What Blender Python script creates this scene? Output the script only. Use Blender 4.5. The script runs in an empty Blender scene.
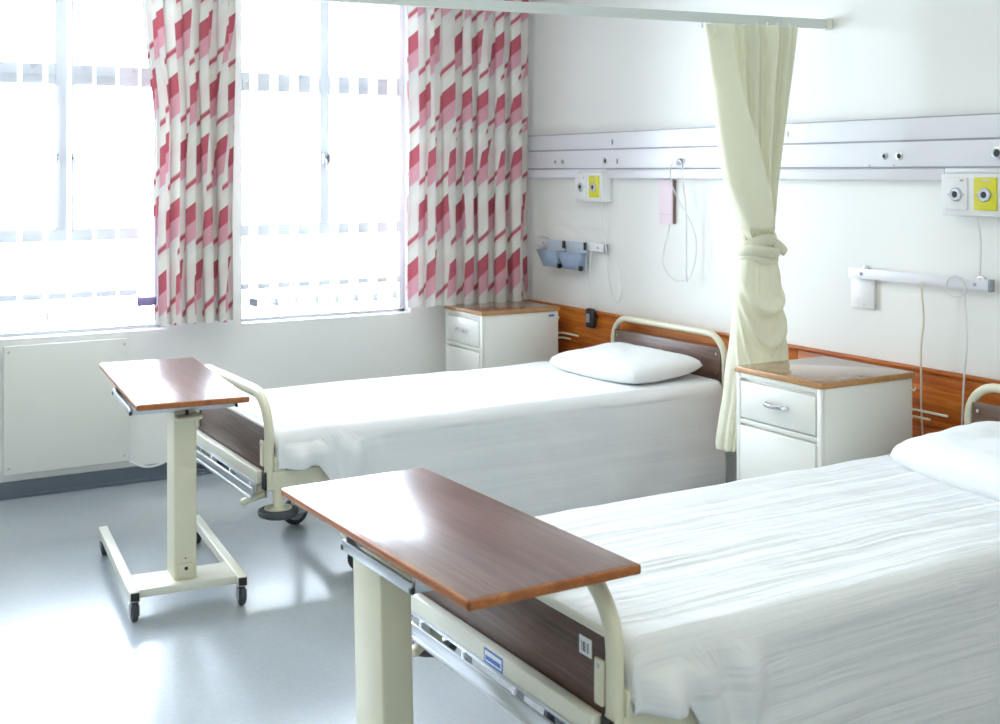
import bpy, bmesh, math, random
from mathutils import Vector, Matrix, noise

random.seed(7)
sc = bpy.context.scene
COL = sc.collection
PI = math.pi
R = math.radians

# ------------------------------------------------------------------ camera
cam_d = bpy.data.cameras.new('camera')
cam = bpy.data.objects.new('camera', cam_d)
COL.objects.link(cam)
cam.location = (-4.025, -6.473, 1.65)
cam.rotation_euler = (R(90), 0, R(-30.59))
cam_d.sensor_width = 36.0
cam_d.lens = 36.0 * 1200 / 1000
cam_d.shift_y = (171.9 - 362) / 1000
cam_d.clip_start = 0.05
cam_d.dof.use_dof = True
cam_d.dof.focus_distance = 4.2
cam_d.dof.aperture_fstop = 5.0
sc.camera = cam

# ------------------------------------------------------------------ world, exposure
w = bpy.data.worlds.new('world')
sc.world = w
w.use_nodes = True
bg = w.node_tree.nodes['Background']
bg.inputs['Color'].default_value = (0.81, 0.90, 1.0, 1)
bg.inputs['Strength'].default_value = 42.0
sc.view_settings.view_transform = 'Standard'
sc.view_settings.look = 'None'
sc.view_settings.gamma = 1.0
sc.view_settings.use_curve_mapping = False
sc.view_settings.exposure = -0.12
sc.cycles.use_denoising = True
sc.cycles.max_bounces = 14
sc.cycles.diffuse_bounces = 8
sc.cycles.sample_clamp_indirect = 8.0
sc.cycles.caustics_reflective = False
sc.cycles.caustics_refractive = False

WINDOWS = [(-3.33, -2.28), (-1.87, -0.82), (-4.80, -3.75)]   # openings in the window wall (x range); last one added for daylight
WZ0, WZ1 = 0.795, 2.78
for i, (a, b) in enumerate(WINDOWS):                            # sky portals in the openings
    ld = bpy.data.lights.new('sky_portal', 'AREA')
    ld.shape = 'RECTANGLE'; ld.size = b - a; ld.size_y = WZ1 - WZ0
    ld.cycles.is_portal = True
    lo = bpy.data.objects.new('sky_portal', ld)
    COL.objects.link(lo)
    lo.location = ((a + b) / 2, 0.19, (WZ0 + WZ1) / 2)
    lo.rotation_euler = (R(-90), 0, 0)
FILL_STRENGTH = 14.0

# ------------------------------------------------------------------ materials
def nt(name):
    m = bpy.data.materials.new(name); m.use_nodes = True
    n = m.node_tree.nodes; l = m.node_tree.links
    return m, n, l, n['Principled BSDF']

def bump_to(n, l, p, h, strength, dist):
    b = n.new('ShaderNodeBump'); b.inputs['Strength'].default_value = strength
    b.inputs['Distance'].default_value = dist
    l.new(h, b.inputs['Height']); l.new(b.outputs['Normal'], p.inputs['Normal'])

def plain(name, col, rough=0.5, metal=0.0, var=0.05, scale=6.0, bump=0.0, bscale=60.0, coat=0.0, spec=None):
    """plain painted / moulded surface with a slight uneven tone"""
    m, n, l, p = nt(name)
    tc = n.new('ShaderNodeTexCoord')
    no = n.new('ShaderNodeTexNoise'); no.inputs['Scale'].default_value = scale; no.inputs['Detail'].default_value = 4
    l.new(tc.outputs['Object'], no.inputs['Vector'])
    mx = n.new('ShaderNodeMix'); mx.data_type = 'RGBA'
    mx.inputs['A'].default_value = (*[c * (1 - var) for c in col], 1)
    mx.inputs['B'].default_value = (*[min(1, c * (1 + var)) for c in col], 1)
    l.new(no.outputs['Fac'], mx.inputs['Factor']); l.new(mx.outputs['Result'], p.inputs['Base Color'])
    p.inputs['Roughness'].default_value = rough; p.inputs['Metallic'].default_value = metal
    p.inputs['Coat Weight'].default_value = coat
    if spec is not None: p.inputs['Specular IOR Level'].default_value = spec
    if bump:
        nb = n.new('ShaderNodeTexNoise'); nb.inputs['Scale'].default_value = bscale; nb.inputs['Detail'].default_value = 5
        l.new(tc.outputs['Object'], nb.inputs['Vector'])
        bump_to(n, l, p, nb.outputs['Fac'], bump, 0.004)
    return m

def wood(name, dark, mid, light, axis='Y', scale=14.0, stretch=0.06, rough=0.3, coat=0.0, knots=False):
    m, n, l, p = nt(name)
    tc = n.new('ShaderNodeTexCoord'); mp = n.new('ShaderNodeMapping')
    s = [scale] * 3; s['XYZ'.index(axis)] = scale * stretch
    mp.inputs['Scale'].default_value = s
    l.new(tc.outputs['Object'], mp.inputs['Vector'])
    no = n.new('ShaderNodeTexNoise'); no.inputs['Scale'].default_value = 1.6; no.inputs['Detail'].default_value = 8
    no.inputs['Roughness'].default_value = 0.62; no.inputs['Distortion'].default_value = 1.2
    l.new(mp.outputs['Vector'], no.inputs['Vector'])
    fine = n.new('ShaderNodeTexNoise'); fine.inputs['Scale'].default_value = 9.0; fine.inputs['Detail'].default_value = 3
    l.new(mp.outputs['Vector'], fine.inputs['Vector'])
    ad = n.new('ShaderNodeMath'); ad.operation = 'MULTIPLY_ADD'
    l.new(fine.outputs['Fac'], ad.inputs[0]); ad.inputs[1].default_value = 0.35; l.new(no.outputs['Fac'], ad.inputs[2])
    cr = n.new('ShaderNodeValToRGB')
    e = cr.color_ramp.elements
    e[0].position = 0.42; e[0].color = (*dark, 1); e[1].position = 0.90; e[1].color = (*light, 1)
    k = cr.color_ramp.elements.new(0.66); k.color = (*mid, 1)
    l.new(ad.outputs[0], cr.inputs['Fac'])
    out = cr.outputs['Color']
    if knots:
        mp2 = n.new('ShaderNodeMapping'); s2 = [7.0] * 3; s2['XYZ'.index(axis)] = 3.2
        mp2.inputs['Scale'].default_value = s2
        l.new(tc.outputs['Object'], mp2.inputs['Vector'])
        vo = n.new('ShaderNodeTexVoronoi'); vo.inputs['Scale'].default_value = 1.0
        l.new(mp2.outputs['Vector'], vo.inputs['Vector'])
        kr = n.new('ShaderNodeValToRGB')
        kr.color_ramp.elements[0].position = 0.08; kr.color_ramp.elements[0].color = (0.18, 0.12, 0.1, 1)
        kr.color_ramp.elements[1].position = 0.22; kr.color_ramp.elements[1].color = (1, 1, 1, 1)
        l.new(vo.outputs['Distance'], kr.inputs['Fac'])
        mm = n.new('ShaderNodeMix'); mm.data_type = 'RGBA'; mm.blend_type = 'MULTIPLY'; mm.inputs['Factor'].default_value = 1
        l.new(out, mm.inputs['A']); l.new(kr.outputs['Color'], mm.inputs['B']); out = mm.outputs['Result']
    l.new(out, p.inputs['Base Color'])
    p.inputs['Roughness'].default_value = rough; p.inputs['Coat Weight'].default_value = coat
    p.inputs['Coat Roughness'].default_value = rough * 0.6
    if knots: p.inputs['Specular IOR Level'].default_value = 0.2
    bump_to(n, l, p, ad.outputs[0], 0.08, 0.002)
    return m

def cloth_mat(name, col, rib=None, rib_strength=0.5, weave=0.25, transl=0.0):
    """white cotton; rib = spacing of the ribs in metres across UV.y"""
    m, n, l, p = nt(name)
    tc = n.new('ShaderNodeTexCoord')
    p.inputs['Base Color'].default_value = (*col, 1); p.inputs['Roughness'].default_value = 0.9
    p.inputs['Specular IOR Level'].default_value = 0.15
    no = n.new('ShaderNodeTexNoise'); no.inputs['Scale'].default_value = 5.0; no.inputs['Detail'].default_value = 6
    l.new(tc.outputs['UV'], no.inputs['Vector'])
    h = no.outputs['Fac']
    if rib:
        mp = n.new('ShaderNodeMapping'); mp.inputs['Scale'].default_value = (0.045 / rib, 1.0 / rib, 1)
        l.new(tc.outputs['UV'], mp.inputs['Vector'])
        n2 = n.new('ShaderNodeTexNoise'); n2.inputs['Scale'].default_value = 1.0; n2.inputs['Detail'].default_value = 3
        n2.inputs['Distortion'].default_value = 0.4
        l.new(mp.outputs['Vector'], n2.inputs['Vector'])
        ml = n.new('ShaderNodeMath'); ml.operation = 'MULTIPLY_ADD'
        l.new(n2.outputs['Fac'], ml.inputs[0]); ml.inputs[1].default_value = 2.0; l.new(h, ml.inputs[2])
        h = ml.outputs[0]
    bump_to(n, l, p, h, rib_strength if rib else weave, 0.02)
    if transl:
        tr = n.new('ShaderNodeBsdfTranslucent'); tr.inputs['Color'].default_value = (*col, 1)
        mix = n.new('ShaderNodeMixShader'); mix.inputs[0].default_value = transl
        out = n['Material Output']
        l.new(p.outputs[0], mix.inputs[1]); l.new(tr.outputs[0], mix.inputs[2]); l.new(mix.outputs[0], out.inputs['Surface'])
    return m

def emit(name, col, s):
    m = bpy.data.materials.new(name); m.use_nodes = True
    n = m.node_tree.nodes; n.clear()
    e = n.new('ShaderNodeEmission'); e.inputs[0].default_value = (*col, 1); e.inputs[1].default_value = s
    o = n.new('ShaderNodeOutputMaterial'); m.node_tree.links.new(e.outputs[0], o.inputs[0])
    return m

def glass_mat():
    m = bpy.data.materials.new('window_glass'); m.use_nodes = True
    n = m.node_tree.nodes; l = m.node_tree.links; n.clear()
    t = n.new('ShaderNodeBsdfTransparent'); t.inputs[0].default_value = (0.97, 0.985, 1, 1)
    g = n.new('ShaderNodeBsdfGlossy'); g.inputs['Roughness'].default_value = 0.02
    mx = n.new('ShaderNodeMixShader'); f = n.new('ShaderNodeFresnel'); f.inputs[0].default_value = 1.45
    o = n.new('ShaderNodeOutputMaterial')
    l.new(f.outputs[0], mx.inputs[0]); l.new(t.outputs[0], mx.inputs[1]); l.new(g.outputs[0], mx.inputs[2])
    l.new(mx.outputs[0], o.inputs[0])
    return m

def curtain_mat():
    """printed curtain: columns of slanting red, pink and grey bars, half-dropped column by column"""
    m, n, l, p = nt('printed_curtain')
    tc = n.new('ShaderNodeTexCoord'); sp = n.new('ShaderNodeSeparateXYZ')
    l.new(tc.outputs['UV'], sp.inputs[0])
    def M(op, a, b=None):
        x = n.new('ShaderNodeMath'); x.operation = op
        for i, v in enumerate((a, b)):
            if v is None: continue
            if isinstance(v, (int, float)): x.inputs[i].default_value = v
            else: l.new(v, x.inputs[i])
        return x.outputs[0]
    CW, PER, SL = 0.105, 0.665, 0.85
    cu = M('DIVIDE', sp.outputs['X'], CW)
    ci = M('FLOOR', cu); cf = M('FRACT', cu)
    half = M('MULTIPLY', M('FRACT', M('MULTIPLY', ci, 0.5)), 1.0)
    drop = M('MULTIPLY', cf, CW * SL)
    t = M('FRACT', M('ADD', M('DIVIDE', M('SUBTRACT', drop, sp.outputs['Y']), PER), M('ADD', half, 100.16)))
    cr = n.new('ShaderNodeValToRGB'); r = cr.color_ramp
    red, pink, pale = (0.44, 0.105, 0.135), (0.60, 0.31, 0.36), (0.64, 0.60, 0.61)
    white, blush = (0.71, 0.70, 0.65), (0.66, 0.54, 0.54)
    stops = [(0.0, red), (0.155, red), (0.16, pink), (0.315, pink), (0.32, pale), (0.46, white),
             (0.58, (0.70, 0.62, 0.61)), (0.78, white), (0.805, red), (0.835, red), (0.84, blush), (0.90, white), (0.998, white)]
    r.elements[0].position, r.elements[0].color = stops[0][0], (*stops[0][1], 1)
    r.elements[1].position, r.elements[1].color = stops[-1][0], (*stops[-1][1], 1)
    for ps, c in stops[1:-1]:
        e = r.elements.new(ps); e.color = (*c, 1)
    l.new(t, cr.inputs['Fac'])
    l.new(cr.outputs['Color'], p.inputs['Base Color'])
    p.inputs['Roughness'].default_value = 0.9; p.inputs['Specular IOR Level'].default_value = 0.1
    no = n.new('ShaderNodeTexNoise'); no.inputs['Scale'].default_value = 300
    l.new(tc.outputs['UV'], no.inputs['Vector'])
    bump_to(n, l, p, no.outputs['Fac'], 0.1, 0.002)
    tr = n.new('ShaderNodeBsdfTranslucent'); l.new(cr.outputs['Color'], tr.inputs['Color'])
    mix = n.new('ShaderNodeMixShader'); mix.inputs[0].default_value = 0.08
    out = n['Material Output']
    l.new(p.outputs[0], mix.inputs[1]); l.new(tr.outputs[0], mix.inputs[2]); l.new(mix.outputs[0], out.inputs['Surface'])
    return m

def floor_mat():
    m, n, l, p = nt('vinyl_floor')
    tc = n.new('ShaderNodeTexCoord')
    a = n.new('ShaderNodeTexNoise'); a.inputs['Scale'].default_value = 1.4; a.inputs['Detail'].default_value = 6
    b = n.new('ShaderNodeTexNoise'); b.inputs['Scale'].default_value = 90; b.inputs['Detail'].default_value = 3
    l.new(tc.outputs['Object'], a.inputs['Vector']); l.new(tc.outputs['Object'], b.inputs['Vector'])
    mx = n.new('ShaderNodeMix'); mx.data_type = 'RGBA'
    mx.inputs['A'].default_value = (0.44, 0.485, 0.53, 1); mx.inputs['B'].default_value = (0.53, 0.57, 0.61, 1)
    l.new(a.outputs['Fac'], mx.inputs['Factor'])
    m2 = n.new('ShaderNodeMix'); m2.data_type = 'RGBA'; m2.blend_type = 'MULTIPLY'; m2.inputs['Factor'].default_value = 0.25
    l.new(mx.outputs['Result'], m2.inputs['A']); l.new(b.outputs['Color'], m2.inputs['B'])
    l.new(m2.outputs['Result'], p.inputs['Base Color'])
    rr = n.new('ShaderNodeMapRange'); rr.inputs['To Min'].default_value = 0.17; rr.inputs['To Max'].default_value = 0.265
    l.new(a.outputs['Fac'], rr.inputs['Value']); l.new(rr.outputs[0], p.inputs['Roughness'])
    p.inputs['Coat Weight'].default_value = 0.22; p.inputs['Coat Roughness'].default_value = 0.10
    bump_to(n, l, p, a.outputs['Fac'], 0.06, 0.02)
    return m

def barcode_mat():
    m, n, l, p = nt('barcode_print')
    tc = n.new('ShaderNodeTexCoord'); mp = n.new('ShaderNodeMapping'); mp.inputs['Scale'].default_value = (0, 480, 0)
    l.new(tc.outputs['Object'], mp.inputs['Vector'])
    v = n.new('ShaderNodeTexWhiteNoise'); v.noise_dimensions = '3D'
    fl = n.new('ShaderNodeVectorMath'); fl.operation = 'FLOOR'
    l.new(mp.outputs['Vector'], fl.inputs[0]); l.new(fl.outputs[0], v.inputs['Vector'])
    cr = n.new('ShaderNodeValToRGB'); cr.color_ramp.interpolation = 'CONSTANT'
    cr.color_ramp.elements[0].color = (0.03, 0.03, 0.03, 1)
    cr.color_ramp.elements[1].position = 0.5; cr.color_ramp.elements[1].color = (0.75, 0.75, 0.75, 1)
    l.new(v.outputs['Value'], cr.inputs['Fac']); l.new(cr.outputs['Color'], p.inputs['Base Color'])
    return m

MT = dict(
    wall=plain('wall_paint', (0.85, 0.85, 0.82), 0.55, var=0.02, scale=1.5, bump=0.03, bscale=35),
    ceiling=plain('ceiling_paint', (0.82, 0.82, 0.80), 0.8, var=0.02),
    floor=floor_mat(),
    skirting=plain('skirting_vinyl', (0.115, 0.14, 0.175), 0.35, var=0.08),
    frame=plain('window_frame_paint', (0.66, 0.67, 0.69), 0.45, var=0.03),
    sill=plain('sill_paint', (0.84, 0.85, 0.86), 0.4, var=0.02),
    glass=glass_mat(),
    vane=cloth_mat('blind_vane_fabric', (0.86, 0.86, 0.88), transl=0.45, weave=0.05),
    vane_weight=plain('vane_weight', (0.42, 0.44, 0.54), 0.5),
    curtain=curtain_mat(),
    lining=cloth_mat('curtain_lining', (0.66, 0.62, 0.78), transl=0.4),
    purple=plain('purple_hem', (0.30, 0.24, 0.48), 0.8),
    pine=wood('varnished_pine', (0.20, 0.036, 0.005), (0.45, 0.115, 0.014), (0.66, 0.24, 0.045), axis='Y', scale=12, stretch=0.07, rough=0.45, coat=0.0, knots=True),
    laminate=wood('dark_wood_laminate', (0.050, 0.026, 0.018), (0.10, 0.052, 0.036), (0.17, 0.095, 0.065), axis='Y', scale=22, stretch=0.05, rough=0.42),
    headlam=wood('headboard_laminate', (0.075, 0.040, 0.028), (0.135, 0.075, 0.052), (0.20, 0.12, 0.085), axis='Y', scale=20, stretch=0.05, rough=0.35),
    tabletop=wood('tabletop_veneer', (0.105, 0.050, 0.040), (0.160, 0.082, 0.066), (0.225, 0.130, 0.105), axis='Y', scale=18, stretch=0.06, rough=0.30, coat=0.5),
    edging=wood('edge_banding', (0.26, 0.075, 0.018), (0.36, 0.115, 0.028), (0.46, 0.17, 0.05), axis='Y', scale=20, stretch=0.2, rough=0.35),
    lockertop=wood('locker_top_veneer', (0.16, 0.075, 0.03), (0.235, 0.12, 0.052), (0.31, 0.17, 0.08), axis='X', scale=18, stretch=0.06, rough=0.17, coat=0.5),
    lockeredge=wood('locker_edge_banding', (0.36, 0.17, 0.06), (0.45, 0.235, 0.09), (0.52, 0.29, 0.12), axis='Y', scale=20, stretch=0.2, rough=0.4),
    locker=plain('locker_enamel', (0.80, 0.80, 0.75), 0.35, var=0.02),
    cream=plain('cream_enamel', (0.71, 0.68, 0.52), 0.33, var=0.03),
    creamlight=plain('pale_enamel', (0.74, 0.73, 0.63), 0.33, var=0.03),
    chrome=plain('chrome', (0.80, 0.81, 0.83), 0.14, metal=1.0, var=0.02),
    steel=plain('brushed_steel', (0.62, 0.64, 0.68), 0.30, metal=0.85, var=0.04),
    black=plain('black_plastic', (0.018, 0.018, 0.02), 0.4),
    rubber=plain('grey_rubber', (0.045, 0.05, 0.06), 0.6),
    greyplastic=plain('grey_plastic', (0.30, 0.32, 0.36), 0.4),
    whiteplastic=plain('white_plastic', (0.83, 0.83, 0.84), 0.35, var=0.01),
    trunk=plain('trunking_enamel', (0.80, 0.80, 0.84), 0.32, var=0.015),
    groove=plain('trunking_seam', (0.42, 0.42, 0.47), 0.6),
    yellow=plain('yellow_plate', (0.70, 0.66, 0.03), 0.4),
    bluebin=plain('blue_grey_plastic', (0.27, 0.34, 0.46), 0.45),
    binback=plain('pale_blue_plastic', (0.56, 0.63, 0.72), 0.4),
    card=plain('pale_pink_card', (0.84, 0.70, 0.76), 0.7, var=0.01),
    cardline=plain('pink_card_line', (0.70, 0.52, 0.60), 0.7),
    brown=plain('brown_edge', (0.20, 0.12, 0.10), 0.6),
    cord=plain('white_cord', (0.74, 0.74, 0.73), 0.5),
    creamcord=plain('cream_cord', (0.72, 0.66, 0.54), 0.5),
    blue=plain('blue_sticker', (0.05, 0.17, 0.55), 0.4),
    stickerwhite=plain('white_sticker', (0.80, 0.81, 0.83), 0.5),
    barcode=barcode_mat(),
    sheet=cloth_mat('white_bedspread_far', (0.78, 0.79, 0.81), rib=0.060, rib_strength=0.12),
    sheet2=cloth_mat('white_bedspread_near', (0.76, 0.77, 0.78), rib=0.036, rib_strength=0.26),
    pillow=cloth_mat('pillow_cotton', (0.80, 0.81, 0.82), weave=0.35),
    mattress=plain('mattress_ticking', (0.70, 0.72, 0.78), 0.8),
    creamcloth=cloth_mat('cream_curtain_cotton', (0.86, 0.85, 0.71), weave=0.15, transl=0.28),
    track=plain('track_enamel', (0.66, 0.69, 0.65), 0.4, var=0.02),
    lamp=emit('fill_lamp_diffuser', (1.0, 0.98, 0.74), FILL_STRENGTH),
)

# ------------------------------------------------------------------ mesh helpers
class MB:
    def __init__(s): s.bm = bmesh.new(); s.uv = None
    def box(s, x0, x1, y0, y1, z0, z1, bev=0.0, seg=2, rot=None):
        b = bmesh.new()
        bmesh.ops.create_cube(b, size=1)
        c = Vector(((x0 + x1) / 2, (y0 + y1) / 2, (z0 + z1) / 2)); d = Vector((x1 - x0, y1 - y0, z1 - z0))
        for v in b.verts: v.co = Vector((v.co.x * d.x, v.co.y * d.y, v.co.z * d.z))
        if bev: bmesh.ops.bevel(b, geom=b.edges[:], offset=min(bev, min(d) * 0.45), segments=seg, affect='EDGES', profile=0.5)
        for v in b.verts:
            if rot: v.co = rot @ v.co
            v.co += c
        s._merge(b); return s
    def _merge(s, b):
        m = bpy.data.meshes.new('tmp'); b.to_mesh(m); b.free(); s.bm.from_mesh(m); bpy.data.meshes.remove(m)
    def tube(s, pts, r, seg=10, cap=True, flat=None, closed=False):
        """round (or flattened, flat=(ra,rb)) tube along pts"""
        pts = [Vector(p) for p in pts]; n = len(pts); rings = []
        up = None
        for i, p in enumerate(pts):
            if closed: t = (pts[(i + 1) % n] - pts[i - 1])
            else: t = (pts[min(i + 1, n - 1)] - pts[max(i - 1, 0)])
            t.normalize()
            if up is None:
                a = Vector((0, 0, 1)) if abs(t.z) < 0.9 else Vector((1, 0, 0))
                up = (a - t * a.dot(t)).normalized()
            else:
                up = (up - t * up.dot(t)).normalized()
            sd = t.cross(up)
            ra, rb = flat if flat else (r, r)
            rings.append([s.bm.verts.new(p + up * math.cos(2 * PI * k / seg) * ra + sd * math.sin(2 * PI * k / seg) * rb) for k in range(seg)])
        for i in range(n if closed else n - 1):
            A, B = rings[i], rings[(i + 1) % n]
            for k in range(seg): s.bm.faces.new((A[k], A[(k + 1) % seg], B[(k + 1) % seg], B[k]))
        if cap and not closed:
            s.bm.faces.new(rings[0][::-1]); s.bm.faces.new(rings[-1])
        return s
    def lathe(s, prof, loc=(0, 0, 0), axis='Z', seg=24):
        """prof: list of (r, h) spun about axis"""
        loc = Vector(loc); rings = []
        def pt(r, h, a):
            c, d = r * math.cos(a), r * math.sin(a)
            return loc + {'Z': Vector((c, d, h)), 'X': Vector((h, c, d)), 'Y': Vector((d, h, c))}[axis]
        for r, h in prof:
            if r < 1e-6: rings.append([s.bm.verts.new(pt(0, h, 0))])
            else: rings.append([s.bm.verts.new(pt(r, h, 2 * PI * k / seg)) for k in range(seg)])
        for A, B in zip(rings, rings[1:]):
            for k in range(seg):
                k2 = (k + 1) % seg
                if len(A) == 1 and len(B) == 1: continue
                if len(A) == 1: s.bm.faces.new((A[0], B[k], B[k2]))
                elif len(B) == 1: s.bm.faces.new((A[k], A[k2], B[0]))
                else: s.bm.faces.new((A[k], A[k2], B[k2], B[k]))
        if len(rings[0]) > 1: s.bm.faces.new(rings[0][::-1])
        if len(rings[-1]) > 1: s.bm.faces.new(rings[-1])
        return s
    def grid(s, rows, uvs=None, closed=False):
        vs = [[s.bm.verts.new(p) for p in row] for row in rows]
        uvl = s.bm.loops.layers.uv.new('UVMap') if uvs and s.uv is None else s.uv
        s.uv = uvl
        m = len(rows[0])
        for i in range(len(rows) - 1):
            for j in range(m if closed else m - 1):
                j2 = (j + 1) % m
                f = s.bm.faces.new((vs[i][j], vs[i][j2], vs[i + 1][j2], vs[i + 1][j]))
                if uvs:
                    for lp, (a, b) in zip(f.loops, ((i, j), (i, j2), (i + 1, j2), (i + 1, j))):
                        lp[uvl].uv = uvs[a][b]
        return s
    def build(s, name, mat, parent=None, smooth=True, angle=35):
        bmesh.ops.recalc_face_normals(s.bm, faces=s.bm.faces[:])
        me = bpy.data.meshes.new(name)
        s.bm.to_mesh(me); s.bm.free()
        if smooth and len(me.polygons):
            me.polygons.foreach_set('use_smooth', [True] * len(me.polygons))
            me.set_sharp_from_angle(angle=R(angle))
        o = bpy.data.objects.new(name, me); COL.objects.link(o)
        if mat: me.materials.append(MT[mat])
        if parent: o.parent = parent
        return o

def box(name, mat, dims, parent=None, bev=0.004, rot=None): return MB().box(*dims, bev=bev, rot=rot).build(name, mat, parent)
def tag(o, label, cat, group=None):
    o['label'] = label; o['category'] = cat
    if group: o['group'] = group
    return o
def thing(name, label, cat, loc=(0, 0, 0), rz=0, group=None):
    o = bpy.data.objects.new(name, None); COL.objects.link(o)
    o.empty_display_size = 0.1
    o.location = loc; o.rotation_euler = (0, 0, rz)
    return tag(o, label, cat, group)
def struct(o, label=None):
    o['kind'] = 'structure'
    if label: o['label'] = label
    return o
def arc(c, r, a0, a1, n, ax='YZ'):
    out = []
    for i in range(n + 1):
        a = a0 + (a1 - a0) * i / n
        p, q = r * math.cos(a), r * math.sin(a)
        out.append({'YZ': (c[0], c[1] + p, c[2] + q), 'XZ': (c[0] + p, c[1], c[2] + q), 'XY': (c[0] + p, c[1] + q, c[2])}[ax])
    return out
def spline(pts, n=8):
    P = [Vector(p) for p in pts]; P = [P[0] * 2 - P[1]] + P + [P[-1] * 2 - P[-2]]; out = []
    for i in range(1, len(P) - 2):
        for k in range(n):
            t = k / n
            a, b, c, d = P[i - 1], P[i], P[i + 1], P[i + 2]
            out.append(0.5 * ((2 * b) + (c - a) * t + (2 * a - 5 * b + 4 * c - d) * t * t + (3 * b - a - 3 * c + d) * t ** 3))
    out.append(P[-2]); return out
def lerp(a, b, t): return a + (b - a) * t
def interp(tab, x):
    if x <= tab[0][0]: return tab[0][1]
    for (a, va), (b, vb) in zip(tab, tab[1:]):
        if x <= b:
            t = (x - a) / (b - a); return va + (vb - va) * t
    return tab[-1][1]
def smooth(a, b, x):
    t = max(0, min(1, (x - a) / (b - a))); return t * t * (3 - 2 * t)

# ------------------------------------------------------------------ room shell
XL, YB, ZC, TH = -7.2, -9.6, 3.05, 0.22
struct(box('floor', 'floor', (XL - TH, TH, YB - TH, TH, -0.12, 0.0), bev=0), 'glossy blue-grey vinyl floor of the ward')
struct(box('ceiling', 'ceiling', (XL - TH, TH, YB - TH, TH, ZC, ZC + 0.12), bev=0), 'white painted ceiling')
struct(box('wall_head', 'wall', (0, TH, YB - TH, TH, 0, ZC), bev=0), 'off-white wall behind the bed heads')
struct(box('wall_left', 'wall', (XL - TH, XL, YB - TH, TH, 0, ZC), bev=0), 'off-white wall across the ward')
struct(box('wall_back', 'wall', (XL, 0, YB - TH, YB, 0, ZC), bev=0), 'off-white end wall of the ward')
b = MB()
xs = sorted(WINDOWS)
b.box(XL, 0, 0, TH, 0, WZ0); b.box(XL, 0, 0, TH, WZ1, ZC)
px = XL
for a, c in xs + [(0, 0)]:
    b.box(px, a, 0, TH, WZ0, WZ1); px = c
struct(b.build('wall_window', 'wall', smooth=False), 'off-white wall below and between the windows')
struct(MB().box(XL, 0, -0.012, 0, 0, 0.088, bev=0.004).box(XL, 0, -0.02, 0, 0, 0.02, bev=0.006).build('baseboard_window', 'skirting'), 'dark blue-grey skirting under the windows')
struct(MB().box(-0.012, 0, YB, -0.012, 0, 0.088, bev=0.004).box(-0.02, 0, YB, -0.02, 0, 0.02, bev=0.006).build('baseboard_head', 'skirting'), 'dark blue-grey skirting behind the beds')

# pine boards along the bed-head wall
tr = bpy.data.objects.new('trim_1', None); COL.objects.link(tr); struct(tr, 'varnished pine boards along the bed-head wall')
for z0, z1 in ((0.385, 0.605), (0.608, 0.828)):
    for y0, y1 in ((-2.40, -0.001), (-4.70, -2.403), (-7.0, -4.703)):
        box('plank', 'pine', (-0.024, -0.001, y0, y1, z0, z1), tr, bev=0.003)
box('cap_rail', 'pine', (-0.034, -0.001, -7.0, -0.001, 0.829, 0.846), tr, bev=0.005)

# windows
def window(idx, x0, x1, mull, double, label):
    t = bpy.data.objects.new('window_%d' % idx, None); COL.objects.link(t); struct(t, label)
    t.location = (0, 0, 0)
    y0, y1 = 0.085, 0.125
    f = MB()
    f.box(x0, x0 + 0.035, y0, y1, WZ0, WZ1, bev=0.003); f.box(x1 - 0.035, x1, y0, y1, WZ0, WZ1, bev=0.003)
    f.box(x0, x1, y0, y1, WZ0, WZ0 + 0.03, bev=0.003); f.box(x0, x1, y0, y1, WZ1 - 0.04, WZ1, bev=0.003)
    f.build('frame', 'frame', t)
    mw = 0.048 if double else 0.030
    box('mullion', 'frame', (mull - mw, mull + mw, y0, y1, 1.352, WZ1 - 0.04), t, bev=0.003)
    if double:
        for s in (-1, 1): box('stile', 'frame', (mull + s * 0.032 - 0.012, mull + s * 0.032 + 0.012, y0 - 0.014, y0, 1.36, 2.10), t, bev=0.003)
    halves = ((x0 + 0.035, mull - mw), (mull + mw, x1 - 0.035)); whole = ((x0 + 0.035, x1 - 0.035),)
    for a, c in halves:
        MB().box(a, c, y0, y1, 2.105, 2.215, bev=0.003).box(a, c, y0 - 0.012, y0, 2.155, 2.161).box(a, c, y0 - 0.02, y0, 2.105, 2.119).build('transom', 'frame', t)
    box('cross_rail', 'frame', (x0 + 0.035, x1 - 0.035, y0, y1, 1.285, 1.352), t, bev=0.003)
    box('lower_rail', 'frame', (x0 + 0.035, x1 - 0.035, y0, y1, 0.985, 1.020), t, bev=0.003)
    for z0, z1, spans in ((WZ0 + 0.03, 0.985, whole), (1.02, 1.285, whole), (1.352, 2.105, halves), (2.215, WZ1 - 0.04, halves)):
        for a, c in spans: box('pane', 'glass', (a, c, 0.103, 0.108, z0, z1), t, bev=0)
    for hx in ((mull - 0.040, mull + 0.036) if double else (mull - 0.012, mull + 0.024)):
        h = MB().box(hx - 0.008, hx + 0.008, y0 - 0.032, y0 - 0.014 if double else y0, 1.70, 1.755, bev=0.003)
        h.tube([(hx, y0 - 0.03, 1.735), (hx + 0.004, y0 - 0.045, 1.72), (hx + 0.012, y0 - 0.05, 1.66)], 0.006, 8)
        h.build('handle', 'steel', t)
        box('latch', 'black', (hx - 0.006, hx + 0.006, y0 - 0.036, y0 - 0.031, 1.715, 1.74), t, bev=0.002)
    for a, c in ((x0, mull), (mull, x1)):                          # stay hooks on the transom
        for k in (0.2, 0.72):
            hx = lerp(a, c, k)
            MB().tube([(hx - 0.02, y0 - 0.012, 2.20), (hx - 0.006, y0 - 0.02, 2.19), (hx + 0.01, y0 - 0.02, 2.205), (hx + 0.022, y0 - 0.012, 2.212)], 0.005, 6).build('hook', 'steel', t)
    box('sill', 'sill', (x0, x1, 0.0, TH, WZ0 - 0.001, WZ0 + 0.012), t, bev=0.003)
    return t
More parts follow.
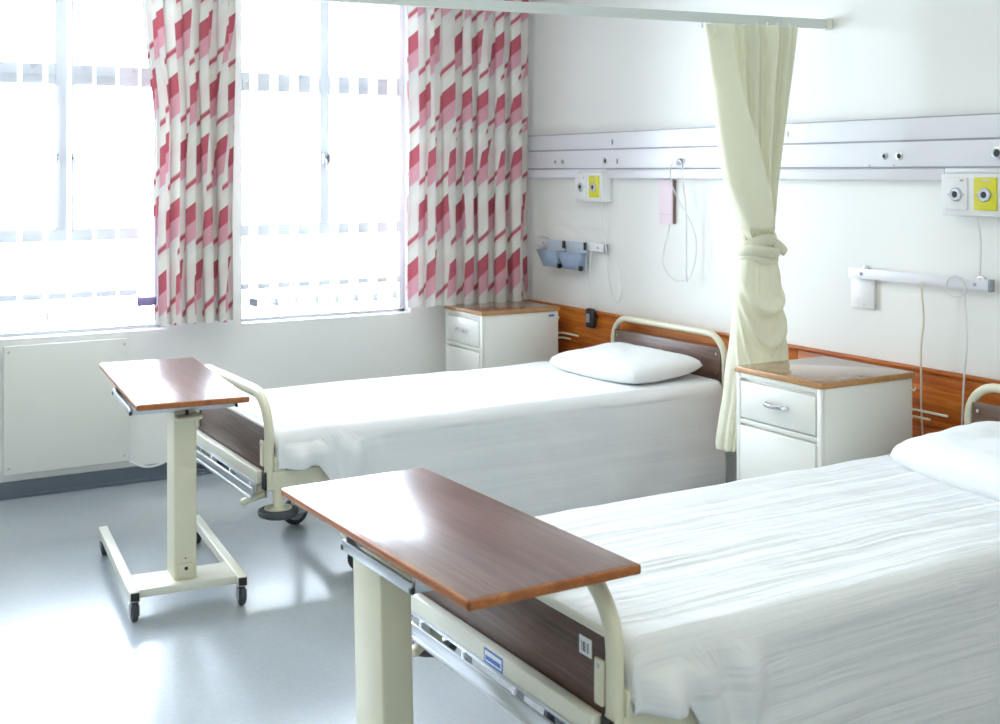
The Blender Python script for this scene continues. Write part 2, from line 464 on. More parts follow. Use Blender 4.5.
window(1, *WINDOWS[0], -2.792, True, 'white-framed window with a wide double mullion')
window(2, *WINDOWS[1], -1.337, False, 'white-framed window with a narrow central mullion')
window(3, *WINDOWS[2], -4.275, True, 'added unseen window for more daylight')  # unseen window, added to let more daylight into the room

# unseen lamps added under the ceiling as fill light
for k, (lx, ly) in enumerate(((-2.5, -5.6), (-5.2, -4.0), (-4.4, -8.2), (-2.4, -1.9))):
    t = thing('fill_lamp', ['added fill lamp on the ceiling above the near bed', 'added fill lamp on the ceiling across the ward', 'added fill lamp on the ceiling behind the viewer', 'added fill lamp on the ceiling above the far bed'][k], 'lamp', (lx, ly, ZC), 0, 'added fill lamps')
    box('housing', 'whiteplastic', (-0.17, 0.17, -0.64, 0.64, -0.06, 0.0), t)
    box('diffuser', 'lamp', (-0.14, 0.14, -0.60, 0.60, -0.085, -0.058), t, bev=0.01)

# ------------------------------------------------------------------ vertical blinds
def blind(x_list, label, x0, x1, turn):
    t = thing('vertical_blind', label, 'blind', ((x0 + x1) / 2, -0.055, 0))
    cx = (x0 + x1) / 2
    box('headrail', 'whiteplastic', (x0 - cx, x1 - cx, -0.02, 0.02, 2.80, 2.84), t)
    rows = []; uv = []
    for z in (0.945, 1.5, 2.2, 2.80):
        rows.append([Vector((-0.000 + 0.003 * math.sin(PI * k / 4), -0.045 + 0.0225 * k, z)) for k in range(5)])
        uv.append([(k * 0.025, z) for k in range(5)])
    proto = None
    for i, x in enumerate(x_list):
        if proto is None:
            q = MB().grid(rows, uv); proto = q.build('vane', 'vane', t)
            wt = MB().box(-0.003, 0.003, -0.044, 0.044, 0.902, 0.945, bev=0.001).build('vane_weight', 'vane_weight', proto)
            v = proto
        else:
            v = proto.copy(); COL.objects.link(v); v.parent = t
            c = wt.copy(); COL.objects.link(c); c.parent = v
        v.location = (x - cx, 0, random.uniform(-0.006, 0.006)); v.rotation_euler = (0, 0, R(turn[i] + random.uniform(-1.5, 1.5)))
blind([-3.28, -3.16, -3.035, -2.912, -2.797, -2.672, -2.555, -2.44], 'open white vertical blind at the window with the double mullion', -3.34, -2.36, (9, 9, 8, 8, 5, 2, -2, -2))
blind([-1.818, -1.700, -1.581, -1.459, -1.336, -1.217, -1.095, -0.973], 'open white vertical blind at the window between the two printed curtains', -1.86, -0.83, (13,) * 8)

# ------------------------------------------------------------------ printed curtains
def printed_curtain(label, x0, x1, ztop, zbot, folds, amp, seed, edge=None, uoff=0.0):
    rnd = random.Random(seed)
    t = thing('printed_curtain', label, 'curtain', ((x0 + x1) / 2, -0.15, 0))
    cx = (x0 + x1) / 2
    N = 260; rowsz = [ztop + (zbot - ztop) * i / 46 for i in range(47)]
    ph = [rnd.uniform(-0.5, 0.5) for _ in range(int(folds) + 4)]
    am = [rnd.uniform(0.55, 1.25) for _ in range(int(folds) + 4)]
    rows, uvs = [], []
    width = x1 - x0
    # one fabric profile, measured so that the print keeps its real width
    for z in rowsz:
        row = []; uv = []; s = 0; last = None
        g = smooth(ztop, ztop - 1.6, z)
        for j in range(N + 1):
            q = j / N * folds; k = int(q); f = q - k
            a = lerp(am[k], am[k + 1], f)
            th = 2 * PI * q + lerp(ph[k], ph[k + 1], f) * 2.2
            wob = noise.noise(Vector((q * 0.7, z * 0.8, seed)))
            A = amp * a * (0.55 + 0.55 * g)
            x = x0 + width * j / N + (0.13 * width / folds) * math.sin(2 * th + 0.6) + 0.018 * wob
            y = A * math.cos(th + 0.5 * wob * g) + 0.015 * noise.noise(Vector((q * 2.1, z * 1.6, seed + 5)))
            if edge: x = edge(x, z, j / N)
            p = Vector((x - cx, y, z))
            if last is not None: s += (Vector((p.x, p.y)) - Vector((last.x, last.y))).length
            last = p
            row.append(p); uv.append([s, z + 0.01 * wob])
        k = 1.0
        rows.append(row); uvs.append([(u * k + uoff, v) for u, v in uv])
    MB().grid(rows, uvs).build('cloth', 'curtain', t, angle=180)
    return t
def edge1(x, z, u):
    # nipped in at about the height of the transom, on the window side
    c = -2.19
    nip = math.exp(-((z - 1.95) / 0.45) ** 2)
    return x + (1 - u) ** 2 * (0.045 * smooth(2.4, 1.9, z)) - (1 - u) ** 2 * 0.02 * smooth(2.3, 2.6, z) + nip * (0.012 if u < 0.5 else 0)
c1 = printed_curtain('red, pink and white printed curtain hanging between the two windows', -2.435, -1.955, 2.80, 0.845, 5.2, 0.036, 11, edge1, 0.03)
c2 = printed_curtain('wide red, pink and white printed curtain in the corner beside the bed-head wall', -0.925, -0.085, 2.80, 0.855, 7.3, 0.034, 23, None, 0.08)
# pale lining showing at the window edge of the first curtain
rows, uvs = [], []
for i in range(19):
    z = 1.42 - 0.43 * i / 18
    wv = lerp(0.03, 0.072, smooth(1.42, 1.0, z))
    rows.append([Vector((-2.40 - wv + (wv + 0.03) * j / 10 + 2.195, 0.035 - 0.03 * math.sin(PI * j / 10), z)) for j in range(11)])
    uvs.append([(j / 10, z) for j in range(11)])
MB().grid(rows, uvs).build('lining', 'lining', c1)
rows2 = [[p + Vector((0, -0.004 - 0.012 * math.sin(PI * k / 6), 0.012 * math.cos(PI * k / 6) - 0.006 - 0.022 * (k > 3) )) for p in rows[-1]] for k in range(7)]
MB().grid(rows2).build('hem', 'purple', c1)
for c, xa, xb in ((c1, -2.45, -1.94), (c2, -0.94, -0.07)):
    cx = c.location.x
    MB().tube([(xa - cx, 0, 2.81), (xb - cx, 0, 2.81)], 0.012, 8).build('rail', 'whiteplastic', c)

# ------------------------------------------------------------------ white access panel and cable on the window wall
t = thing('wall_panel', 'flat white painted panel screwed to the wall under the window', 'panel', (-2.80, 0, 0.13))
box('board', 'locker', (-0.306, 0.306, -0.045, -0.02, 0.0, 0.645), t, bev=0.004)
box('backing', 'wall', (-0.29, 0.29, -0.02, -0.0005, 0.01, 0.635), t, bev=0)
for sx in (-1, 1):
    for z in (0.03, 0.615): MB().lathe([(0.007, 0), (0.007, -0.003), (0, -0.004)], (sx * 0.285, -0.045, z), 'Y', 10).build('screw', 'steel', t)
tag(MB().tube(spline([(-2.486, -0.022, 0.62), (-2.488, -0.022, 0.16), (-2.47, -0.028, 0.115), (-2.405, -0.035, 0.086), (-2.335, -0.035, 0.088), (-2.27, -0.03, 0.11), (-2.22, -0.025, 0.12)]), 0.006, 8).build('cable', 'whiteplastic'), 'thin white cable sagging above the skirting beside the white wall panel', 'cable')

# ------------------------------------------------------------------ bed-head trunking
t = thing('service_trunking', 'long white horizontal service trunking fixed along the bed-head wall', 'trunking', (0, -2.6, 1.6))
Y0, Y1 = -2.6, 2.535
box('upper_panel', 'trunk', (-0.058, -0.001, Y0, Y1, 0.182, 0.270), t, bev=0.003)
box('lower_panel', 'trunk', (-0.058, -0.001, Y0, Y1, 0.072, 0.174), t, bev=0.003)
box('seam', 'groove', (-0.050, -0.002, Y0 + .002, Y1 - .002, 0.174, 0.182), t, bev=0)
box('seam', 'groove', (-0.050, -0.002, Y0 + .002, Y1 - .002, 0.066, 0.072), t, bev=0)
for ya, yb in ((Y0, -3.54 + 2.6), (-3.243 + 2.6, -0.93 + 2.6), (-0.645 + 2.6, Y1)): box('lower_lip', 'trunk', (-0.048, -0.001, ya, yb, 0.014, 0.066), t, bev=0.008)
for ya, yb in ((-3.54 + 2.6, -3.243 + 2.6), (-0.93 + 2.6, -0.645 + 2.6)): box('lower_lip', 'trunk', (-0.048, -0.001, ya, yb, 0.0455, 0.066), t, bev=0.004)
box('top_edge', 'groove', (-0.052, -0.001, Y0, Y1, 0.270, 0.276), t, bev=0.001)
box('end_cap', 'trunk', (-0.062, -0.001, Y1, Y1 + 0.008, 0.01, 0.278), t, bev=0.003)
for y, z, r in ((-0.42, 1.71, 0.008), (-0.50, 1.71, 0.010), (-0.936, 1.712, 0.016), (-2.946, 1.717, 0.010), (-3.494, 1.722, 0.017)):
    s = MB().lathe([(r * 1.5, 0), (r * 1.5, -0.004), (r, -0.006), (r * 0.8, -0.002)], (-0.058, y + 2.6, z - 1.6), 'X', 16).build('socket', 'steel', t)
    MB().lathe([(r * 0.8, 0), (r * 0.8, -0.0035), (0, -0.004)], (-0.058, y + 2.6, z - 1.6), 'X', 12).build('socket_hole', 'black', s)
s = MB().lathe([(0.017, 0), (0.017, -0.004), (0.011, -0.006), (0.010, -0.002)], (-0.058, -0.426, 0.116), 'X', 20).build('key_switch', 'steel', t)
MB().lathe([(0.010, 0), (0.010, -0.008), (0, -0.009)], (-0.058, -0.426, 0.116), 'X', 12).build('keyhole', 'black', s)
for y, z in ((-1.05, 1.711), (-1.003, 1.818), (-2.375, 1.825)):
    box('catch', 'greyplastic' if y > -2 else 'whiteplastic', (-0.064, -0.058, y + 2.595, y + 2.605, z - 1.615, z - 1.588), t, bev=0.002)
for y in (-2.994, -2.86): box('clip', 'steel', (-0.061, -0.058, y + 2.594, y + 2.606, 0.073, 0.080), t, bev=0.001)

# ------------------------------------------------------------------ gas outlets
def gas_outlet(label, y0, y1, z0, z1):
    cy, cz = (y0 + y1) / 2, (z0 + z1) / 2; hw, hh = (y1 - y0) / 2, (z1 - z0) / 2
    t = thing('gas_outlet', label, 'outlet', (0, cy, cz), 0, 'gas outlets on the bed-head wall')
    box('back_box', 'whiteplastic', (-0.075, -0.001, -hw, hw, -hh, hh), t, bev=0.006)
    for s, m in ((1, 'whiteplastic'), (-1, 'yellow')):
        c = s * hw * 0.46
        pl = box('outlet_plate', m, (-0.082, -0.075, c - hw * 0.36, c + hw * 0.36, -hh * 0.72, hh * 0.80), t, bev=0.003)
        pl['label'] = 'white outlet plate' if s > 0 else 'yellow outlet plate'
        MB().lathe([(0.027, 0), (0.027, -0.006), (0.023, -0.010), (0.014, -0.010), (0.012, -0.006)], (-0.082, c, 0), 'X', 24).build('valve_ring', 'steel', pl)
        MB().lathe([(0.0125, 0), (0.0125, -0.008), (0, -0.009)], (-0.082, c, 0), 'X', 16).build('valve_hole', 'black', pl)
        for d in (-1, 1): MB().lathe([(0.004, 0), (0.004, -0.002), (0, -0.002)], (-0.082, c + d * 0.036, 0), 'X', 8).build('screw', 'steel', pl)
        box('mark', 'cardline' if s < 0 else 'groove', (-0.0826, -0.0815, c - 0.035 if s > 0 else c - 0.02, c - 0.018 if s > 0 else c + 0.01, hh * 0.62, hh * 0.70), pl, bev=0)
gas_outlet('white and yellow gas outlet box above the far bed locker', -0.925, -0.650, 1.480, 1.645)
gas_outlet('white and yellow gas outlet box above the near bed', -3.535, -3.247, 1.478, 1.645)

# ------------------------------------------------------------------ equipment rails
def rail(label, y0, y1, z, mat='trunk'):
    t = thing('equipment_rail', label, 'rail', (0, (y0 + y1) / 2, z), 0, 'equipment rails on the bed-head wall')
    h = (y1 - y0) / 2
    box('bar', mat, (-0.040, -0.030, -h, h, -0.022, 0.022), t, bev=0.003)
    for s in (-1, 1):
        MB().lathe([(0.020, -0.001), (0.020, -0.012), (0.012, -0.016), (0.012, -0.031)], (0, s * (h - 0.07), 0.012), 'X', 14).build('standoff', 'steel', t)
        MB().lathe([(0.007, 0), (0.007, -0.004), (0, -0.005)], (-0.040, s * (h - 0.075), 0), 'X', 10).build('bolt', 'groove', t)
    box('end_stop', 'greyplastic', (-0.046, -0.024, -h - 0.004, -h + 0.014, -0.024, 0.024), t, bev=0.004)
    return t
rail('white wall rail holding two blue-grey bins', -0.91, -0.18, 1.215)
rail('bare white wall rail above the near bed locker with a cord looped on it', -3.455, -2.725, 1.210)
def bin_(label, yc):
    t = thing('rail_bin', label, 'bin', (-0.041, yc, 1.215), 0, 'bins hooked on the wall rail')
    w2 = 0.100
    box('back_plate', 'binback', (-0.010, -0.0006, -w2, w2, -0.13, 0.026), t, bev=0.003)
    m = MB()
    # open wedge: front wall slopes out towards its rim
    def quad(a, b_, c, d): m.bm.faces.new([m.bm.verts.new(p) for p in (a, b_, c, d)])
    tz, bz, dx0, dx1, th = -0.035, -0.135, -0.040, -0.080, 0.006
    quad((dx1, -w2, tz), (dx1, w2, tz), (dx0, w2 * .82, bz), (dx0, -w2 * .82, bz))
    quad((dx0, -w2 * .82, bz), (dx0, w2 * .82, bz), (-0.008, w2 * .82, bz), (-0.008, -w2 * .82, bz))
    for s in (-1, 1): quad((dx1, s * w2, tz), (dx0, s * w2 * .82, bz), (-0.008, s * w2 * .82, bz), (-0.008, s * w2, tz))
    bmesh.ops.remove_doubles(m.bm, verts=m.bm.verts[:], dist=1e-5)
    o = m.build('tray', 'bluebin', t)
    md = o.modifiers.new('thickness', 'SOLIDIFY'); md.thickness = th; md.offset = 0
    box('clamp', 'black', (-0.022, -0.011, -w2 - 0.012, -w2 + 0.010, -0.020, 0.026), t, bev=0.003)
    box('corner_clip', 'black', (-0.054, -0.032, -w2 - 0.006, -w2 + 0.018, -0.140, -0.110), t, bev=0.006)
bin_('blue-grey plastic bin on the wall rail, next to the printed curtain', -0.405)
bin_('blue-grey plastic bin on the wall rail, next to the bare end of the rail', -0.630)

# switch plate under the near rail, pink card, cords
t = thing('blank_plate', 'square white blank plate on the wall under the bare rail', 'plate', (0, -2.785, 1.125))
box('plate', 'whiteplastic', (-0.014, -0.001, -0.066, 0.066, -0.068, 0.068), t, bev=0.003)
MB().lathe([(0.006, 0), (0.006, -0.002), (0, -0.002)], (-0.014, -0.01, -0.05), 'X', 10).build('screw', 'steel', t)
t = thing('wall_card', 'narrow pale pink card on the wall under the trunking', 'card', (0, -1.43, 1.375))
box('holder', 'brown', (-0.016, -0.001, -0.062, 0.055, 0.0, 0.232), t, bev=0.001)
box('card', 'card', (-0.020, -0.016, -0.055, 0.058, 0.0, 0.232), t, bev=0.001)
box('fold_line', 'cardline', (-0.0206, -0.0199, -0.055, 0.058, 0.048, 0.051), t, bev=0)

t = thing('nurse_call_cable', 'white nurse call cord looped over a hook under the trunking', 'cord', (0, -1.60, 1.70))
box('hook_block', 'greyplastic', (-0.078, -0.0585, -0.018, 0.012, -0.015, 0.02), t, bev=0.004)
def cordpts(l, oy, oz): return spline([(x, y - oy, z - oz) for x, y, z in l])
MB().tube(cordpts([(-0.078, -1.60, 1.712), (-0.080, -1.545, 1.68), (-0.075, -1.545, 1.60), (-0.055, -1.565, 1.52), (-0.045, -1.626, 1.44), (-0.045, -1.70, 1.33), (-0.045, -1.705, 1.22), (-0.045, -1.66, 1.11), (-0.045, -1.60, 1.085), (-0.045, -1.528, 1.085), (-0.045, -1.46, 1.13), (-0.045, -1.436, 1.20), (-0.03, -1.478, 1.37)], -1.60, 1.70), 0.0035, 6).build('cord', 'cord', t)
MB().tube(cordpts([(-0.080, -1.60, 1.715), (-0.082, -1.64, 1.69), (-0.078, -1.642, 1.60), (-0.055, -1.640, 1.45), (-0.05, -1.636, 1.25), (-0.05, -1.634, 1.10)], -1.60, 1.70), 0.004, 6).build('cord', 'cord', t)
MB().lathe([(0.004, 0.04), (0.010, 0.0), (0.009, -0.012), (0, -0.014)], (-0.05, -0.034, -0.605), 'Z', 10).build('pull', 'whiteplastic', t)

t = thing('call_handset', 'black nurse call handset hanging on a thin cord against the pine boards', 'handset', (0, -0.79, 0.76))
MB().box(-0.078, -0.040, -0.036, 0.036, -0.01, 0.105, bev=0.016, seg=3).build('body', 'black', t)
box('button_panel', 'greyplastic', (-0.081, -0.077, -0.016, 0.016, 0.025, 0.075), t, bev=0.004)
MB().tube([Vector(p) for p in cordpts([(-0.058, -0.79, 0.862), (-0.055, -0.782, 1.0), (-0.055, -0.778, 1.12), (-0.055, -0.79, 1.20)], -0.79, 0.76)], 0.003, 6).build('cord', 'cord', t)
tag(MB().tube(spline([(-0.062, -0.93, 1.70), (-0.085, -0.925, 1.62), (-0.08, -0.922, 1.45), (-0.045, -0.92, 1.22), (-0.035, -0.925, 1.10), (-0.03, -0.96, 0.96), (-0.03, -1.01, 0.92), (-0.03, -1.05, 0.97), (-0.03, -1.045, 1.08), (-0.028, -0.99, 1.19)]), 0.0032, 6).build('wall_cable', 'cord'), 'thin white cord looping down the wall beyond the bin rail', 'cord')
tag(MB().tube(spline([(-0.046, -3.125, 1.20), (-0.048, -3.14, 1.046), (-0.046, -3.125, 0.93), (-0.045, -3.125, 0.80), (-0.05, -3.13, 0.68), (-0.055, -3.145, 0.52)]), 0.004, 6).build('wall_cable', 'creamcord'), 'cream cord dropping straight down from the bare rail beside the near locker', 'cord')
tag(MB().tube(spline([(-0.045, -3.334, 1.185), (-0.045, -3.348, 0.989), (-0.045, -3.334, 0.845), (-0.05, -3.325, 0.60)]), 0.004, 6).build('wall_cable', 'cord'), 'pale cord hanging from the end of the bare rail behind the near headboard', 'cord')
ring = [(-0.052, -3.30 + 0.045 * math.cos(a), 1.195 + 0.042 * math.sin(a)) for a in [2 * PI * k / 24 for k in range(24)]]
tag(MB().tube(ring, 0.0035, 6, closed=True).build('cable_loop', 'cord'), 'small round loop of pale cord on the bare rail', 'cord')
tag(MB().tube(spline([(-0.088, -3.43, 1.47), (-0.07, -3.43, 1.38), (-0.05, -3.412, 1.25)]), 0.0035, 6).build('wall_cable', 'cord'), 'short pale cord between the near gas outlet box and the bare rail', 'cord')

# ------------------------------------------------------------------ bedside lockers
def locker(label, x0, x1, y0, y1, sticker):
    cx, cy = (x0 + x1) / 2, (y0 + y1) / 2
    t = thing('bedside_locker', label, 'locker', (cx, cy, 0), 0, 'bedside lockers')
    hx, hy = (x1 - x0) / 2, (y1 - y0) / 2
    box('body', 'locker', (-hx + 0.022, hx - 0.005, -hy + 0.006, hy - 0.006, 0.07, 0.831), t, bev=0.005)
    tp = MB().box(-hx + 0.004, hx - 0.003, -hy + 0.004, hy - 0.004, 0.832, 0.855, bev=0.003).build('top', 'lockertop', t)
    box('edge_band', 'lockeredge', (-hx, hx, -hy - 0.001, -hy + 0.006, 0.831, 0.854), tp, bev=0.002)
    box('edge_band', 'lockeredge', (-hx, hx, hy - 0.006, hy + 0.001, 0.831, 0.854), tp, bev=0.002)
    box('edge_band', 'lockeredge', (-hx - 0.001, -hx + 0.006, -hy, hy, 0.831, 0.854), tp, bev=0.002)
    fr = MB(); fr.box(-hx + 0.006, -hx + 0.022, -hy + 0.006, -hy + 0.030, 0.07, 0.831, bev=0.003)
    fr.box(-hx + 0.006, -hx + 0.022, hy - 0.030, hy - 0.006, 0.07, 0.831, bev=0.003)
    fr.box(-hx + 0.006, -hx + 0.022, -hy + 0.03, hy - 0.03, 0.810, 0.831, bev=0.003); fr.box(-hx + 0.006, -hx + 0.022, -hy + 0.03, hy - 0.03, 0.626, 0.644, bev=0.003)
    fr.build('front_frame', 'locker', t)
    d = box('drawer', 'locker', (-hx + 0.002, -hx + 0.030, -hy + 0.036, hy - 0.036, 0.650, 0.798), t, bev=0.005)
    a = [(-hx + 0.002, -0.058, 0.730), (-hx - 0.020, -0.045, 0.731), (-hx - 0.026, 0.0, 0.728), (-hx - 0.020, 0.045, 0.731), (-hx + 0.002, 0.058, 0.730)]
    MB().tube(spline(a, 6), 0.006, 8, flat=(0.009, 0.004)).build('handle', 'chrome', d)
    dr = box('door', 'locker', (-hx + 0.000, -hx + 0.030, -hy + 0.034, hy - 0.034, 0.085, 0.618), t, bev=0.005)
    for sx in (-1, 1):
        for sy in (-1, 1):
            c = MB().lathe([(0.026, -0.010), (0.030, -0.006), (0.030, 0.006), (0.026, 0.010)], (sx * (hx - 0.06), sy * (hy - 0.05), 0.030), 'Y', 16).build('wheel', 'rubber', t)
            box('fork', 'steel', (sx * (hx - 0.06) - 0.012, sx * (hx - 0.06) + 0.012, sy * (hy - 0.05) - 0.014, sy * (hy - 0.05) + 0.014, 0.045, 0.072), t, bev=0.003)
    rl = MB()
    for z, e_ in ((0.692, 0.112), (0.664, 0.030)):
        rl.tube([(hx - 0.006, -hy + 0.06, z), (hx + 0.045, -hy + 0.06, z), (hx + 0.055, -hy + 0.04, z), (hx + 0.055, -hy - e_, z)], 0.005, 8)
    rl.build('towel_rail', 'creamlight', t)
    MB().tube(spline([(hx - 0.02, -hy + 0.006, 0.79), (hx - 0.02, -hy - 0.014, 0.786), (hx - 0.02, -hy - 0.020, 0.80)], 4), 0.004, 6).build('hook', 'creamlight', t)
    if sticker: box('badge', 'blue', (hx - 0.075, hx - 0.035, -hy + 0.0045, -hy + 0.0065, 0.800, 0.812), t, bev=0)['label'] = 'small dark blue badge'
    return t
locker('white bedside locker with a brown top, in the corner below the printed curtain', -0.650, -0.120, -0.560, -0.105, True)
locker('white bedside locker with a brown top, between the two beds', -0.690, -0.178, -3.206, -2.722, False)

# ------------------------------------------------------------------ hospital beds
def hospital_bed(label, loc):
    t = thing('hospital_bed', label, 'bed', loc, 0, 'hospital beds')
    HW = 0.460                     # half width to the tube centre
    XF, XH = -2.32, 0.0            # foot and head
    def bow(x, z0, ztop, r, name, w_):
        p = [(x, -HW, z0)] + arc((x, -HW + r, ztop - r), r, PI, PI / 2, 9) + arc((x, HW - r, ztop - r), r, PI / 2, 0, 9) + [(x, HW, z0)]
        MB().tube(p, 0.02, 14, flat=w_).build(name, 'cream', t)
    bow(XF, 0.44, 0.772, 0.155, 'foot_bow', (0.018, 0.024))
    bow(XH, 0.30, 0.850, 0.125, 'head_bow', (0.015, 0.017))
    # foot panel with its plates
    box('footboard', 'laminate', (XF - 0.012, XF + 0.010, -HW + 0.022, HW - 0.022, 0.440, 0.648), t, bev=0.003)
    box('footboard_trim', 'creamlight', (XF - 0.014, XF + 0.012, -HW + 0.022, HW - 0.022, 0.6485, 0.656), t, bev=0.002)
    for s in (-1, 1):
        box('foot_plate', 'cream', (XF - 0.022, XF - 0.012, s * (HW - 0.032) - 0.016, s * (HW - 0.032) + 0.016, 0.50, 0.60), t, bev=0.004)
        box('post_socket', 'cream', (XF + 0.014, XF + 0.060, s * HW - 0.024, s * HW + 0.024, 0.480, 0.540), t, bev=0.006)
        MB().lathe([(0.006, 0), (0.006, -0.004), (0, -0.004)], (XF - 0.022, s * (HW - 0.032), 0.585), 'X', 8).build('bolt', 'steel', t)
    box('headboard', 'headlam', (XH - 0.012, XH + 0.010, -HW + 0.022, HW - 0.022, 0.560, 0.785), t, bev=0.003)
    for s in (-1, 1):
        for z in (0.755, 0.66): MB().lathe([(0.007, 0), (0.007, -0.003), (0, -0.004)], (XH - 0.012, s * (HW - 0.05), z), 'X', 8).build('bolt', 'chrome', t)
    # frame
    for s in (-1, 1):
        box('side_rail', 'cream', (XF - 0.016, XH + 0.02, s * HW - 0.022, s * HW + 0.022, 0.412, 0.485), t, bev=0.006)
        box('end_cap', 'black', (XF - 0.024, XF - 0.016, s * HW - 0.020, s * HW + 0.020, 0.414, 0.483), t, bev=0.002)
    box('foot_rail', 'creamlight', (XF - 0.044, XF - 0.014, -HW + 0.024, HW - 0.024, 0.432, 0.484), t, bev=0.005)
    box('foot_rail_lip', 'steel', (XF - 0.047, XF - 0.0445, -HW + 0.024, HW - 0.024, 0.430, 0.440), t, bev=0.001)
    sb = MB().box(XF - 0.062, XF - 0.052, -HW + 0.03, HW - 0.03, 0.382, 0.420, bev=0.002)
    sb.tube([(XF - 0.057, -HW + 0.035, 0.380), (XF - 0.057, HW - 0.035, 0.380)], 0.008, 8); sb.build('sliding_bar', 'steel', t)
    for y in (-0.38, -0.13, 0.12, 0.36): box('bar_bracket', 'steel', (XF - 0.052, XF - 0.030, y - 0.010, y + 0.010, 0.388, 0.432), t, bev=0.003)
    box('head_rail', 'cream', (XH - 0.03, XH + 0.02, -HW + 0.022, HW - 0.022, 0.412, 0.472), t, bev=0.005)
    box('mattress_deck', 'creamlight', (XF + 0.03, XH - 0.035, -HW + 0.03, HW - 0.03, 0.458, 0.490), t, bev=0.005)
    # bumper posts and discs at the corners
    for sx, x in ((1, XF + 0.035), (-1, XH - 0.08)):
        for s in (-1, 1):
            yy = s * (HW + 0.006)
            if sx < 0: continue
            MB().lathe([(0.020, 0.415), (0.020, 0.342), (0.030, 0.334), (0.030, 0.327)], (x, yy, 0), 'Z', 16).build('bumper_post', 'cream', t)
            d = MB().lathe([(0.03, 0.325), (0.056, 0.338), (0.062, 0.339), (0.076, 0.333), (0.080, 0.322), (0.076, 0.311), (0.062, 0.305), (0.03, 0.305)], (x, yy, 0), 'Z', 32).build('bumper_disc', 'rubber', t)
            MB().lathe([(0.0, 0.327), (0.030, 0.330), (0.054, 0.341), (0.054, 0.337), (0.030, 0.324), (0.0, 0.322)], (x, yy, 0), 'Z', 28).build('bumper_hub', 'creamlight', d)
            lv = MB().box(-0.055, 0.045, -0.016, 0.016, -0.012, 0.012, bev=0.009, seg=3, rot=Matrix.Rotation(R(-20), 3, 'Y') @ Matrix.Rotation(R(18 * s), 3, 'Z'))
            bmesh.ops.translate(lv.bm, verts=lv.bm.verts[:], vec=(XF - 0.03, s * (HW - 0.085), 0.365))
            lv.build('pedal', 'cream', t)
            box('pedal_arm', 'cream', (XF - 0.02, XF + 0.02, s * (HW - 0.085) - 0.012, s * (HW - 0.085) + 0.012, 0.36, 0.415), t, bev=0.004)
    # undercarriage with casters
    for x in (-1.87, -0.45):
        box('axle_bar', 'cream', (x - 0.02, x + 0.02, -0.40, 0.40, 0.168, 0.208), t, bev=0.004)
        for s in (-1, 1):
            yy = s * 0.385
            box('leg', 'cream', (x - 0.018, x + 0.018, yy - 0.018, yy + 0.018, 0.205, 0.415), t, bev=0.004)
            MB().lathe([(0.014, 0.172), (0.014, 0.150), (0.024, 0.146), (0.024, 0.136)], (x, yy, 0), 'Z', 12).build('caster_stem', 'steel', t)
            f = MB().box(x - 0.05, x + 0.022, yy - 0.026, yy - 0.021, 0.055, 0.138, bev=0.002).box(x - 0.05, x + 0.022, yy + 0.021, yy + 0.026, 0.055, 0.138, bev=0.002).box(x - 0.05, x + 0.022, yy - 0.026, yy + 0.026, 0.132, 0.140, bev=0.002).build('caster_fork', 'steel', t)
            wv = MB().lathe([(0.040, -0.017), (0.057, -0.016), (0.0625, -0.009), (0.0625, 0.009), (0.057, 0.016), (0.040, 0.017)], (x - 0.022, yy, 0.0625), 'Y', 28).build('caster_wheel', 'rubber', t)
            MB().lathe([(0.0, -0.019), (0.040, -0.018), (0.040, 0.018), (0.0, 0.019)], (x - 0.022, yy, 0.0625), 'Y', 20).build('wheel_hub', 'greyplastic', wv)
    box('lift_beam', 'cream', (-1.87, -0.45, -0.03, 0.03, 0.17, 0.205), t, bev=0.004)
    return t
B1, B2 = (-0.10, -1.530, 0.0), (-0.185, -3.925, 0.0)
bed1 = hospital_bed('cream tubular hospital bed nearer the windows, foot by the far table', B1)
bed2 = hospital_bed('cream tubular hospital bed closest to the viewer, stickers on its foot end', B2)
# stickers on the near bed
st = box('asset_sticker', 'stickerwhite', (-2.3335, -2.3322, -0.392, -0.345, 0.585, 0.625), bed2, bev=0); st['label'] = 'white barcode sticker'
box('barcode', 'barcode', (-2.3339, -2.3334, -0.386, -0.351, 0.592, 0.614), st, bev=0)
s2 = box('maker_plate', 'blue', (-2.3652, -2.3641, -0.065, 0.025, 0.441, 0.477), bed2, bev=0); s2['label'] = 'blue and white maker plate'
box('plate_print', 'stickerwhite', (-2.3656, -2.3651, -0.060, 0.020, 0.446, 0.472), s2, bev=0)
box('plate_print', 'blue', (-2.3660, -2.3655, -0.056, 0.016, 0.450, 0.461), s2, bev=0)

def mattress(label, loc):
    o = MB().box(-2.285, -0.03, -0.43, 0.43, 0.0, 0.118, bev=0.035, seg=4).build('mattress', 'mattress')
    o.location = (loc[0], loc[1], 0.4905); return tag(o, label, 'mattress')
mattress('mattress under the white bedspread of the far bed', B1)
mattress('mattress under the white bedspread of the near bed', B2)

